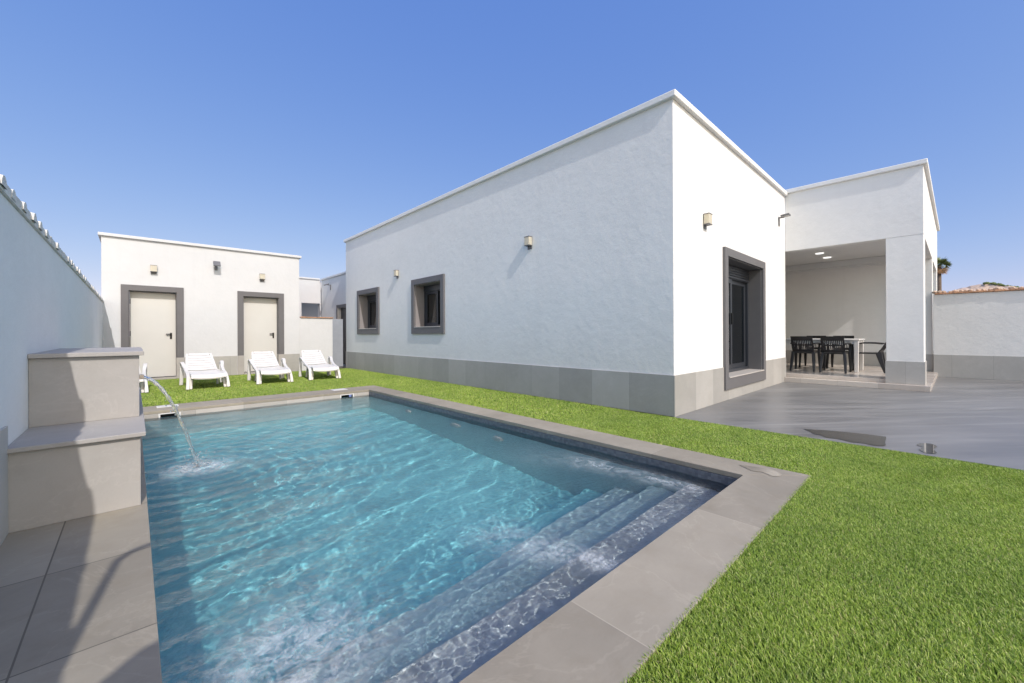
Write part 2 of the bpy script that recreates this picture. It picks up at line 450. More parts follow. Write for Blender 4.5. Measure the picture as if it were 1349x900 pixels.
for (ax, ay, bx, by, w, s) in ((1.72, 1.16, 1.50, 1.75, .08, .8), (3.02, 1.28, 2.95, 2.15, .08, .7), (2.95, 2.1, 2.8, 2.6, .12, .35)):
    dx, dy = bx - ax, by - ay; t = np.clip(((X - ax) * dx + (Y - ay) * dy) / (dx * dx + dy * dy), 0, 1)
    d = np.hypot(X - ax - t * dx, Y - ay - t * dy); foam += s * (1 - .65 * t) * np.exp(-(d / (w * (1 + 1.3 * t))) ** 2)
foam = np.clip(foam, 0, 1)
verts = np.stack([X, Y, Zs], -1).reshape(-1, 3)
idx = np.arange(nx * ny).reshape(ny, nx)
quads = np.stack([idx[:-1, :-1], idx[:-1, 1:], idx[1:, 1:], idx[1:, :-1]], -1).reshape(-1, 4)
per = np.concatenate([idx[0, :], idx[1:, -1], idx[-1, -2::-1], idx[-2:0:-1, 0]])
nb = len(per); low = verts[per].copy(); low[:, 2] = D - .02
V = np.concatenate([verts, low]); lo = np.arange(nb) + nx * ny
sides = np.stack([per, lo, np.roll(lo, -1), np.roll(per, -1)], -1)
faces = [tuple(q) for q in quads.tolist()] + [tuple(q) for q in sides.tolist()] + [tuple(lo[::-1].tolist())]
me = bpy.data.meshes.new('pool_water'); me.from_pydata(V.tolist(), [], faces)
me.polygons.foreach_set('use_smooth', np.array([True] * len(quads) + [False] * (len(faces) - len(quads))))
at = me.attributes.new('foam', 'FLOAT', 'POINT'); at.data.foreach_set('value', np.concatenate([foam.ravel(), np.zeros(nb)]).astype(np.float32))
at = me.attributes.new('chop', 'FLOAT', 'POINT'); at.data.foreach_set('value', np.concatenate([chop.ravel(), np.ones(nb)]).astype(np.float32))
me.materials.append(M['water']); me.update()
water = bpy.data.objects.new('pool_water', me); COL.objects.link(water); props(water, kind='structure')
basin.cycles.is_caustics_receiver = True; water.cycles.is_caustics_caster = True

# skimmers (frame in the far wall and a lid let into the coping)
for i, (a, b) in enumerate(SK):
    t = thing('pool_skimmer', ['white pool skimmer in the far pool wall behind the falling water', 'white pool skimmer in the far pool wall beside the corner nearest the house'][i], 'skimmer', (a, PY1, -.1), 'skimmers in the far pool wall')
    bm = NB(); wall(bm, 'y', PY1 - .012, PY1 + .03, a - .022, b + .022, -.195, -.046, [(a, b, -.17, -.058)])
    obj('frame', bm, M['plastic_white'], t, .003)
    obj('basket_box', B(a - .01, b + .01, PY1 + .20, PY1 + .24, -.3, -.056), M['plastic_black'], t)
    obj('lid', B(a - .03, b + .02, PY1 + .27, PY1 + .47, .001, .007), M['plastic_white'], t, .002)
# pool wall inlets
for i, (yy, zz) in enumerate(((3.75, -.62), (4.66, -.62), (5.97, -.62))):
    t = thing('pool_light', ['pale round fitting under water in the house-side pool wall, closest to the steps', 'pale round fitting under water in the house-side pool wall, the middle one of three', 'pale round fitting under water in the house-side pool wall, closest to the far corner'][i], 'pool light', (PX1, yy, zz), 'fittings in the pool wall')
    bm = NB(); bmesh.ops.create_cone(bm, cap_ends=True, segments=28, radius1=.10, radius2=.085, depth=.03, matrix=Matrix.Translation((PX1 - .015, yy, zz)) @ Matrix.Rotation(R(-90), 4, 'Y'))
    o = obj('rim', bm, M['plastic_white'], t, .004); o.cycles.is_caustics_receiver = True
    bm = NB(); bmesh.ops.create_uvsphere(bm, u_segments=20, v_segments=10, radius=.065, matrix=Matrix.Translation((PX1 - .026, yy, zz)) @ Matrix.Scale(.25, 4, (1, 0, 0)))
    o = obj('lens', bm, M['plastic_white'], t, smooth=True); o.cycles.is_caustics_receiver = True

# ------------------------------------------------------------------ fountain pedestal and falling water
ped = thing('fountain_pedestal', 'two-tier stone clad fountain pedestal against the boundary wall at the pool edge', 'fountain', (-.2, 3.4, 0))
fxr = .030
obj('lower_tier', B(WX + .001, fxr, 3.40, 6.3, 0, .428), M['pedestal'], ped, .003)
obj('upper_tier', B(WX + .001, fxr, 4.06, 5.55, .455, .905), M['pedestal'], ped, .003)
obj('lower_cap', B(WX + .001, fxr + .024, 3.375, 6.32, .429, .455), M['pedestal'], ped, .004)
obj('upper_cap', B(WX + .001, fxr + .026, 4.03, 5.575, .906, .936), M['pedestal'], ped, .004)
obj('spout', B(fxr - .02, fxr + .03, 4.405, 4.485, .70, .735), M['steel'], ped, .002)
# water: a tapering sheet falling in a parabola
pts = []
for i in range(25):
    t = i / 24; x = fxr + .02 + .355 * t; z = .715 - .20 * t * .35 - .80 * t * t * .93
    pts.append((x, 4.445 + .012 * math.sin(5 * t), z))
wd = [.085 * (1 - .55 * (i / 24)) * (1 + .10 * math.sin(i * 1.7)) for i in range(25)]
tk = [.028 * (1 - .2 * (i / 24)) * (1 + .22 * math.sin(i * 2.3 + 1)) for i in range(25)]
bm = sweep(NB(), pts, wd, tk, (0, 1, 0), 10)
for k in range(190):   # droplets where it breaks up
    a = random.random() * 6.28; rr = abs(random.gauss(0, .085)); h = max(0, random.gauss(.0, .06))
    bmesh.ops.create_icosphere(bm, subdivisions=1, radius=random.uniform(.002, .007), matrix=Matrix.Translation((fx + rr * math.cos(a), 4.445 + rr * math.sin(a), ZW + .01 + h)))
for k in range(60):
    t = random.uniform(.5, 1); i = int(t * 24)
    bmesh.ops.create_icosphere(bm, subdivisions=1, radius=random.uniform(.003, .008), matrix=Matrix.Translation((pts[i][0] + random.gauss(0, .018), pts[i][1] + random.gauss(0, .025), pts[i][2] + random.gauss(0, .02))))
props(obj('water_jet', bm, M['jet'], smooth=True, at=(fxr, 4.445, .7)), 'clear arc of water falling from the stone pedestal into the pool', 'water jet')

# ------------------------------------------------------------------ boundary wall on the left with tile capping
def barrel_row(bm, y0, y1, step, x_in, x_out, z, r, flip=1, jit=.006):
    n = int((y1 - y0) / step)
    for i in range(n):
        y = y0 + (i + .5) * step + random.uniform(-jit, jit); zz = z + random.uniform(-.004, .004)
        xa = x_in + random.uniform(-.008, .008); seg = 9; A = []; Bv = []
        for k in range(seg):
            a = math.pi * k / (seg - 1); rr = r * (1.0)
            A.append(bm.verts.new((xa, y + rr * math.cos(a), zz + rr * .95 * math.sin(a))))
            Bv.append(bm.verts.new((x_out, y + rr * .86 * math.cos(a), zz + .07 * 1 + rr * .8 * math.sin(a))))
        for k in range(seg - 1): bm.faces.new([A[k], A[k + 1], Bv[k + 1], Bv[k]])
        bm.faces.new(A); bm.faces.new(Bv[::-1])
bwl = thing('boundary_wall', 'long white boundary wall with tile capping beside the pool, shaded face', 'wall', (WX - .1, 4, 0))
obj('wall', B(WX - .20, WX, -6, OY, 0, 1.80), M['stucco'], bwl, .006)
obj('plinth', B(WX, WX + .012, -6, 3.399, 0.001, .575), M['plinth_y'], bwl, .002)
bm = NB(); barrel_row(bm, -6, OY - .05, .285, WX + .020, WX - .30, 1.81, .06)
box(bm, WX - .27, WX + .014, -6, OY - .02, 1.801, 1.856)
obj('tile_capping', bm, M['mortar'], bwl)

# ------------------------------------------------------------------ house
house = thing('house', 'large white flat-roofed house with grey plinth, dark windows and open porch', 'house', (HX, HY, 0))
W1 = (7.52, 8.66, 1.215, 2.24); W2 = (10.72, 11.92, 1.215, 2.24)
DR = (6.75, 8.57, .345, 2.25)
HEND = 13.0; HXE = 10.3; HZ = 4.0
bm = NB()
zc = sorted({h for q in (W1, W2, DR) for h in q[2:]})          # same height lines on both faces so the corner is shared
wall(bm, 'x', HX, HX + .3, HY, HEND, 0, HZ, [W1, W2] + [(-9, -8, a, b) for a, b in zip(zc, zc[1:])], skin=True)
wall(bm, 'y', HY, HY + .3, HX, HXE, 0, HZ, [DR] + [(-9, -8, a, b) for a, b in zip(zc, zc[1:])], skin=True)
wall(bm, 'x', HXE, HXE - .3, HY, HEND, 0, HZ, [(-9, -8, a, b) for a, b in zip(zc, zc[1:])], skin=True)
wall(bm, 'y', HEND, HEND - .3, HX, HXE, 0, HZ, [(-9, -8, a, b) for a, b in zip(zc, zc[1:])], skin=True)
bmesh.ops.remove_doubles(bm, verts=bm.verts, dist=1e-4)
obj('wall', bm, M['stucco'], house, .006)
obj('roof', B(HX + .3, HXE - .3, HY + .3, HEND - .3, 3.65, 3.8), M['stucco'], house)
bm = NB()
wall(bm, 'x', HX - .055, HX + .30, HY - .055, HEND + .05, HZ + .001, HZ + .085)
box(bm, HX + .30, HXE + .0, HY - .055, HY + .3, HZ + .001, HZ + .085)
obj('cornice', bm, M['stucco'], house, .012)
# plinth
obj('plinth', B(HX - .014, HX - .001, HY - .014, HEND, 0.001, .52), M['plinth_y'], house, .002)
bm = NB(); wall(bm, 'y', HY - .014, HY - .001, HX - .0005, HXE - .02, .001, .52, [(6.62, 8.70, .17, .53)])
obj('plinth', bm, M['plinth_x'], house, .002)

# windows of the long side
def side_window(w, i):
    ya, yb, za, zb = w
    bm = NB(); wall(bm, 'x', HX - .042, HX - .001, ya - .13, yb + .13, za - .15, zb + .13, [(ya, yb, za, zb)])
    f = obj('window', bm, M['frame'], house, .004)
    bm = NB(); d = .29
    for q in ((ya, ya + .012, za, zb), (yb - .012, yb, za, zb)): box(bm, HX - .0005, HX + d, q[0], q[1], q[2] + .001, q[3] - .001)
    box(bm, HX - .0005, HX + d, ya + .013, yb - .013, zb - .012, zb - .001)
    obj('reveal', bm, M['reveal'], f, .002)
    obj('sill', B(HX - .052, HX + d, ya + .013, yb - .013, za + .001, za + .018), M['sill'], f, .003)
    bm = NB(); x = HX + .235
    ia, ib, ja, jb = ya + .013, yb - .013, za + .019, zb - .013
    wall(bm, 'x', x, x + .06, ia, ib, ja, jb, [(ia + .05, ib - .05, ja + .05, jb - .15)])
    box(bm, x - .012, x + .001, ia + .001, ib - .001, jb - .13, jb - .001)       # shutter box
    obj('frame', bm, M['alu'], f, .003)
    m = (ia + ib) / 2
    bm = NB(); wall(bm, 'x', x + .012, x + .04, m - .03, ib - .045, ja + .045, jb - .155, [(m + .02, ib - .10, ja + .10, jb - .21)])
    obj('sash', bm, M['alu'], f, .002)
    obj('pane', B(x + .045, x + .05, ia + .05, ib - .05, ja + .05, jb - .15), M['pane'], f)
    bm = NB(); box(bm, x + .5, x + .52, ia - .3, ib + .3, ja - .3, jb + .2)
    return f
for i, w in enumerate((W1, W2)): side_window(w, i)
# sliding door on the short side
xa, xb, za, zb = DR
bm = NB(); wall(bm, 'y', HY - .042, HY - .001, xa - .13, xb + .13, za - .175, zb + .13, [(xa, xb, za, zb)])
d = .27
for q in ((xa, xa + .012), (xb - .012, xb)): box(bm, q[0], q[1], HY - .0005, HY + d, za + .001, zb - .001)
box(bm, xa + .013, xb - .013, HY - .0005, HY + d, zb - .012, zb - .001)
dr = obj('sliding_door', bm, M['frame'], house, .004)
obj('sill', B(xa + .013, xb - .013, HY - .052, HY + d, za + .001, za + .020), M['sill'], dr, .003)
y = HY + .21; ia, ib, ja, jb = xa + .013, xb - .013, za + .021, zb - .013
bm = NB(); wall(bm, 'y', y, y + .075, ia, ib, ja, jb, [(ia + .045, ib - .045, ja + .05, jb - .24)])
obj('frame', bm, M['alu'], dr, .003)
bm = NB()
for k in range(5): box(bm, ia + .02, ib - .02, y - .018, y - .001, jb - .225 + k * .043, jb - .225 + k * .043 + .038)
obj('shutter', bm, M['alu'], dr, .006)
m = (ia + ib) / 2
for a, b, yy in ((ia + .04, m + .04, y + .01), (m - .04, ib - .04, y + .042)):
    bm = NB(); wall(bm, 'y', yy, yy + .028, a, b, ja + .045, jb - .235, [(a + .075, b - .075, ja + .13, jb - .31)])
    s = obj('sash', bm, M['alu'], dr, .002)
    obj('pane', B(a + .07, b - .07, yy + .012, yy + .016, ja + .125, jb - .305), M['pane'], dr)
obj('handle', B(m - .015, m + .005, y - .016, y + .009, 1.2, 1.40), M['black'], dr, .003)
# a curtain hangs behind the sliding door; floors and room linings
bm = NB(); prev = None; n = 120
for i in range(n + 1):
    xx = 6.3 + i * 2.6 / n; yy = HY + .62 + .035 * math.sin(i * .9) + .015 * math.sin(i * .37)
    cur = (bm.verts.new((xx, yy, .34)), bm.verts.new((xx, yy, 2.5)))
    if prev: bm.faces.new([prev[0], cur[0], cur[1], prev[1]])
    prev = cur
o = obj('curtain', bm, M['curtain'], house, smooth=True); sm = o.modifiers.new('cloth', 'SOLIDIFY'); sm.thickness = .004
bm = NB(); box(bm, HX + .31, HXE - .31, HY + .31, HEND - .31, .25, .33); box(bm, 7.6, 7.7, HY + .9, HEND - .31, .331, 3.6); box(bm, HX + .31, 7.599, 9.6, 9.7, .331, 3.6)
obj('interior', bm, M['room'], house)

# porch block
PZ = 4.05; PYF = .19; PXE = 17.4
SL = -.0205                                        # the side of the porch runs slightly outwards
def shear(bm):
    for v in bm.verts:
        if v.co.y < .6: v.co.y += SL * (v.co.x - 10.3)
    return bm
bm = NB(); wall(bm, 'x', 10.3, 10.52, PYF, HY + .0, 2.81, PZ)
wall(bm, 'y', PYF, PYF + .22, 10.521, PXE, 2.81, PZ)
box(bm, PXE - .22, PXE, PYF + .221, 6, 2.81, PZ)
obj('porch_beam', shear(bm), M['stucco'], house, .006)
for k, (a, b) in enumerate(((10.3, 10.80), (13.9, 14.3), (16.9, 17.4))):
    bm = box(NB(), a + .002, b, PYF + .002, PYF + .50, .17, 2.809)
    obj('porch_pillar', shear(bm), M['stucco'], house, .006)
    bm = box(NB(), a - .012, b + .012, PYF - .012, PYF + .512, .101, .515)
    obj('plinth', shear(bm), M['plinth_y'], house, .002)
bm = NB(); box(bm, 10.521, PXE - .221, PYF + .25, 7, 3.0, 3.2)
obj('porch_ceiling', bm, M['ceiling'], house)
obj('porch_roof', B(10.521, PXE - .22, PYF + .25, 7, 3.3, 3.5), M['stucco'], house)
bm = NB(); box(bm, 14.05, 14.25, .70, 6.2, .17, 2.999); box(bm, 10.3, 14.05, 6.0, 6.2, .17, 2.999)
obj('porch_back_wall', bm, M['stucco'], house)
bm = NB(); box(bm, 13.93, 14.049, .70, 5.999, 2.84, 2.998); box(bm, 13.97, 14.049, .70, 5.999, 2.80, 2.839)
obj('cove_moulding', bm, M['ceiling'], house, .01)
obj('plinth', B(14.036, 14.049, .71, 5.99, .171, .535), M['plinth_y'], house)
bm = NB(); wall(bm, 'x', 10.25, 10.56, HY - .055, HY + .02, PZ, PZ + .001); bm.free()
bm = NB(); box(bm, 10.245, 10.6, PYF - .055, HY + .29, PZ + .001, PZ + .085); box(bm, 10.6005, PXE + .05, PYF - .055, PYF + .25, PZ + .001, PZ + .085)
obj('cornice', shear(bm), M['stucco'], house, .012)
bm = NB(); box(bm, 10.135, 13.78, PYF - .012 - .07, PYF + .3, .0, .10)
shear(bm); box(bm, 10.135, 10.30, .4905, HY - .016, 0.001, .0995); box(bm, 10.3005, 14.05, .43, 6, -.02, .0985)
obj('porch_step', bm, M['porch_tile'], house, .004)
bm = NB(); box(bm, 10.33, 14.04, .66, 5.99, .1, .17)
obj('porch_floor', bm, M['porch_tile'], house, .004)
for k, (x, yv) in enumerate(((12.26, 2.01), (13.09, 1.99), (12.26, 3.4), (13.09, 3.4))):
    bm = NB(); bmesh.ops.create_cone(bm, cap_ends=True, segments=24, radius1=.085, radius2=.085, depth=.014, matrix=Matrix.Translation((x, yv, 2.990)))
    obj('downlight', bm, M['lit'], house)

# rear wing (lower) behind the house
bm = NB(); wall(bm, 'x', 5.24, 5.5, HEND + .01, 16.2, 0, 3.12, [(13.4, 14.55, .0, 2.0)])
obj('rear_wing', bm, M['stucco'], house, .006)
obj('rear_door', B(5.36, 5.40, 13.4, 14.55, .02, 2.0), M['alu'], house)
bm = NB(); wall(bm, 'x', 5.20, 5.5, HEND + .06, 16.2, 3.121, 3.19)
obj('cornice', bm, M['stucco'], house, .008)
bm = NB(); wall(bm, 'x', 5.235, 5.2395, 13.3, 14.65, .0, 2.1, [(13.4, 14.55, -.1, 2.0)])
obj('door_surround', bm, M['frame'], house)

# ------------------------------------------------------------------ outbuilding
OX0, OX1, OZ = -.52, 3.53, 3.29
ob = thing('outbuilding', 'low white flat-roofed outbuilding with two cream metal doors', 'outbuilding', (1.5, OY, 0))
D1 = (-.08, .775, .05, 2.10); D2 = (2.145, 2.99, .05, 2.10)
bm = NB(); wall(bm, 'y', OY, OY + .25, OX0, OX1, 0, OZ, [D1, D2])
box(bm, OX0, OX0 + .25, OY + .2505, 16.5, 0, OZ); box(bm, OX1 - .25, OX1, OY + .2505, 16.5, 0, OZ)
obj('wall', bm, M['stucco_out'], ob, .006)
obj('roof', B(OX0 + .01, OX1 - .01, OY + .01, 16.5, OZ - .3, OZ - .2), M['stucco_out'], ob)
bm = NB(); box(bm, OX0 - .05, OX1 + .05, OY - .05, OY + .3, OZ + .001, OZ + .07); box(bm, OX1 - .25, OX1 + .05, OY + .301, 16.5, OZ + .001, OZ + .07); box(bm, OX0 - .05, OX0 + .25, OY + .301, 16.5, OZ + .001, OZ + .07)
obj('cornice', bm, M['stucco_out'], ob, .01)
for a, b in ((OX0, D1[0] - .14), (D1[1] + .14, D2[0] - .14), (D2[1] + .14, OX1)): obj('plinth', B(a, b, OY - .014, OY - .001, .001, .51), M['plinth_x'], ob, .002)
for k, dd in enumerate((D1, D2)):
    a, b, z0, z1 = dd
    f = NB(); wall(f, 'y', OY - .03, OY - .001, a - .13, b + .13, .511, z1 + .13, [(a, b, 0, z1)])
    box(f, a, a + .012, OY - .0005, OY + .19, .511, z1 - .001); box(f, b - .012, b, OY - .0005, OY + .19, .511, z1 - .001); box(f, a + .0125, b - .0125, OY - .0005, OY + .19, z1 - .012, z1 - .001)
    fr = obj('door_surround', f, M['frame'], ob, .003)
    for q in ((a - .13, a + .0125), (b - .0125, b + .13)): obj('base_block', B(q[0], q[1], OY - .034, OY + .17, .001, .5105), M['pedestal'], ob, .003)
    obj('threshold', B(a + .013, b - .013, OY - .07, OY + .18, .0, .05), M['pedestal'], ob, .003)
    dl = obj('door', B(a + .014, b - .014, OY + .15, OY + .19, .055, z1 - .014), M['door'], ob, .004)
    for hz_ in (.3, 1.05, 1.8): obj('hinge', B(a + .0145, a + .034, OY + .138, OY + .1495, hz_, hz_ + .11), M['flood'], dl, .003)
    hb = NB(); box(hb, b - .125, b - .085, OY + .135, OY + .1495, .97, 1.12); box(hb, b - .20, b - .10, OY + .10, OY + .118, 1.075, 1.10); box(hb, b - .118, b - .098, OY + .10, OY + .136, 1.077, 1.098)
    obj('handle', hb, M['black'], dl, .004)
    for gx in (-.16, 0, .16):
        c0 = (a + b) / 2 + gx
        obj('vent', wall(NB(), 'y', OY + .1478, OY + .1495, c0 - .05, c0 + .05, .24, .32, [(c0 - .044 + i * .023, c0 - .044 + i * .023 + .012, .25 + j * .024, .25 + j * .024 + .011) for i in range(4) for j in range(3)]), M['door'], dl)

# low wall beside the outbuilding and the gate
lw = thing('low_wall', 'low white garden wall with terracotta edge between outbuilding and house', 'wall', (4.0, OY, 0))
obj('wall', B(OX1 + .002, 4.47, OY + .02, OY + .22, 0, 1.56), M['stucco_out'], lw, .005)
bm = NB()
for i in range(6): box(bm, OX1 + .03 + i * .155, OX1 + .03 + i * .155 + .15, OY - .02, OY + .26, 1.561 + random.uniform(0, .004), 1.585 + random.uniform(0, .006))
obj('tile_capping', bm, M['terracotta'], lw, .006)
gt = thing('garden_gate', 'blue-grey metal gate between the low wall and the house corner', 'gate', (4.7, OY + .4, 0))
obj('panel', B(4.475, 4.945, OY + .45, OY + .49, .03, 1.56), M['gate'], gt, .004)
obj('post', B(4.4755, 4.515, OY + .43, OY + .4495, .0, 1.58), M['gate'], gt, .003)
# building behind
rb = thing('rear_building', 'white flat-roofed building seen behind the low garden wall', 'building', (4.5, 16.3, 0))
bm = NB(); wall(bm, 'y', 16.25, 16.5, OX1 + .01, 5.235, 0, 3.15, [(4.55, 5.2, .2, 2.25)])
obj('wall', bm, M['stucco_out'], rb, .005)
obj('cornice', B(OX1 + .06, 5.19, 16.21, 16.5, 3.151, 3.21), M['stucco_out'], rb, .008)
obj('recess', box(box(NB(), 3.6, 8.0, 17.6, 17.7, 0, 3.1), 3.6, 8.0, 16.502, 17.599, 2.9, 3.1), M['stucco_out'], rb)

# ------------------------------------------------------------------ boundary wall on the right
bwr = thing('boundary_wall', 'white boundary wall with terracotta and rubble capping beyond the patio', 'wall', (13.9, -3, 0))
RWX = 13.78
obj('wall', B(RWX, RWX + .2, -9, .10, 0, 1.93), M['stucco'], bwr, .006)
obj('plinth', B(RWX - .013, RWX - .001, -9, .10, .001, .52), M['plinth_y'], bwr, .002)
bm = NB()
for i in range(60):
    y = .08 - i * .15
    box(bm, RWX - .04 + random.uniform(-.012, .006), RWX + .26, y - .146, y, 1.931 + random.uniform(0, .006), 1.962 + random.uniform(-.005, .008))
obj('tile_capping', bm, M['terracotta'], bwr, .008)
bm = NB()
for i in range(130):
    y = .05 - i * .07 + random.uniform(-.03, .03); s = random.uniform(.03, .055)
    bmesh.ops.create_icosphere(bm, subdivisions=1, radius=s, matrix=Matrix.Translation((RWX + random.uniform(.04, .16), y, 1.968 + s * .5)) @ Matrix.Rotation(random.random() * 3, 4, 'Z') @ Matrix.Diagonal((1.1, 1.2, .8, 1)))
obj('rubble_capping', bm, M['terracotta_pale'], bwr)

# neighbour's tiled roof beyond the wall
nr = thing('neighbour_house', 'neighbouring house beyond the right wall, only its tiled roof peak showing', 'house', (27, -1.2, 0))
obj('wall', B(24.6, 28.0, -3.4, .7, 0, 2.25), M['stucco'], nr)
bm = NB(); nu, nv = 16, 40
def rz(u, v):            # hipped roof of barrel tiles, uneven
    d = min(max(0, 1 - abs(v + 1.2) / 2.4), 1); e_ = min(1, (u - 24.2) / 1.1, (28.4 - u) / 1.1)
    return 2.2 + .74 * min(d * 1.15, .15 + e_ * .9) + .035 * abs(math.sin(v * 16)) + random.uniform(-.02, .02)
vv_ = [[bm.verts.new((24.2 + 4.2 * i / nu, -3.7 + 4.9 * j / nv, rz(24.2 + 4.2 * i / nu, -3.7 + 4.9 * j / nv))) for j in range(nv + 1)] for i in range(nu + 1)]
for i in range(nu):
    for j in range(nv): bm.faces.new([vv_[i][j], vv_[i + 1][j], vv_[i + 1][j + 1], vv_[i][j + 1]])
r0 = obj('roof', bm, M['terracotta_pale'], nr); sm = r0.modifiers.new('thick', 'SOLIDIFY'); sm.thickness = .08
bm = NB()
for k in range(60):
    yv = -1.25 - random.random() * .9
    bmesh.ops.create_icosphere(bm, subdivisions=1, radius=random.uniform(.03, .06), matrix=Matrix.Translation((25.3 + random.uniform(-.2, .2), yv, rz(25.3, yv) + .02)))
obj('roof_moss', bm, M['leaf'], nr)

# palm tree far behind
pc = Vector((40, .02, 5.55))
pt = thing('palm_tree', 'distant fan palm showing past the porch corner', 'tree', (pc.x, pc.y, 0))
obj('trunk', sweep(NB(), [(pc.x, pc.y, -.04), (pc.x + .05, pc.y, 2.5), (pc.x, pc.y, pc.z)], [.36, .28, .24], [.36, .28, .24], (1, 0, 0), 10), M['trunk'], pt, smooth=True)
def fronds(bm, n, e0, e1, L0, L1):
    for i in range(n):
        az = random.random() * 6.283; el = R(random.uniform(e0, e1)); L = random.uniform(L0, L1)
        d = Vector((math.cos(az) * math.cos(el), math.sin(az) * math.cos(el), math.sin(el)))
        hub = pc + d * L * .5; up = d.orthogonal().normalized(); sd = d.cross(up)
        if abs(sd.z) > abs(up.z): up, sd = sd, up
        for k in range(17):
            a = R(-100 + k * 12.5); t = hub + (d * math.cos(a) + sd * math.sin(a)) * L * .5 + Vector((0, 0, -.12 * random.random()))
            w = (t - hub).cross(up).normalized() * .022
            bm.faces.new([bm.verts.new(hub), bm.verts.new(hub.lerp(t, .5) + w), bm.verts.new(t), bm.verts.new(hub.lerp(t, .5) - w)])
        sweep(bm, [pc, hub], .03, .02)
bm = NB(); fronds(bm, 30, -25, 85, .52, .80); obj('crown', bm, M['leaf'], pt)
bm = NB(); fronds(bm, 14, -80, -35, .45, .72); obj('dead_fronds', bm, M['deadleaf'], pt)

# ------------------------------------------------------------------ wall lamps and floodlights
def wall_lamp(p, nrm, label):
    """p: centre of the box on the wall plane; nrm: 'x' faces -X, 'y' faces -Y"""
    t = thing('wall_lamp', label, 'lamp', p, 'square frosted wall lamps')
    def bb(w0, w1, d0, d1, z0, z1):      # w along the wall, d away from the wall
        if nrm == 'x': return B(p[0] - d1, p[0] - d0, p[1] + w0, p[1] + w1, p[2] + z0, p[2] + z1)
        return B(p[0] + w0, p[0] + w1, p[1] - d1, p[1] - d0, p[2] + z0, p[2] + z1)
    obj('back_plate', bb(-.05, .05, .001, .012, -.13, .08), M['flood'], t, .003)
    obj('glass_box', bb(-.058, .058, .013, .085, -.068, .068), M['lampglass'], t, .005)
    obj('top_cap', bb(-.062, .062, .0125, .089, .0685, .078), M['flood'], t, .002)
    obj('bottom_cap', bb(-.062, .062, .0125, .089, -.078, -.0685), M['flood'], t, .002)
wall_lamp((HX, 4.80, 2.63), 'x', 'square frosted wall lamp on the long house wall, right of both small windows')
wall_lamp((HX, 9.53, 2.62), 'x', 'square frosted wall lamp on the long house wall between the two small windows')
wall_lamp((5.93, HY, 2.66), 'y', 'square frosted wall lamp beside the sliding door near the house corner')
wall_lamp((.353, OY, 2.64), 'y', 'square frosted wall lamp above the left door of the outbuilding')
wall_lamp((2.583, OY, 2.66), 'y', 'square frosted wall lamp above the right door of the outbuilding')
def floodlight(p, nrm, label, tilt=20):
    t = thing('floodlight', label, 'floodlight', p, 'small grey floodlights')
    def tr(bm, rot=0):
        if rot: bmesh.ops.rotate(bm, verts=bm.verts, cent=(0, -.10, 0), matrix=Matrix.Rotation(R(rot), 3, 'X'))
        m = Matrix.Translation(p) @ (Matrix.Rotation(R(-90), 4, 'Z') if nrm == 'x' else Matrix.Identity(4))
        bmesh.ops.transform(bm, verts=bm.verts, matrix=m); return bm
    obj('bracket', tr(box(box(NB(), -.03, .03, -.012, -.001, -.13, .06), -.02, .02, -.10, -.0125, .03, .05)), M['flood'], t, .002)
    h = obj('head', tr(box(NB(), -.075, .075, -.20, -.05, .052, .085), tilt), M['flood'], t, .004)
    obj('lens', tr(box(NB(), -.06, .06, -.19, -.06, .046, .0515), tilt), M['sill'], t)
floodlight((1.556, OY, 2.86), 'y', 'small grey floodlight between the two outbuilding doors', 55)
floodlight((9.80, HY, 3.40), 'y', 'small grey floodlight high on the house wall beside the porch', -4)
floodlight((5.24, 15.2, 2.82), 'x', 'small grey floodlight on the rear wing behind the low wall')

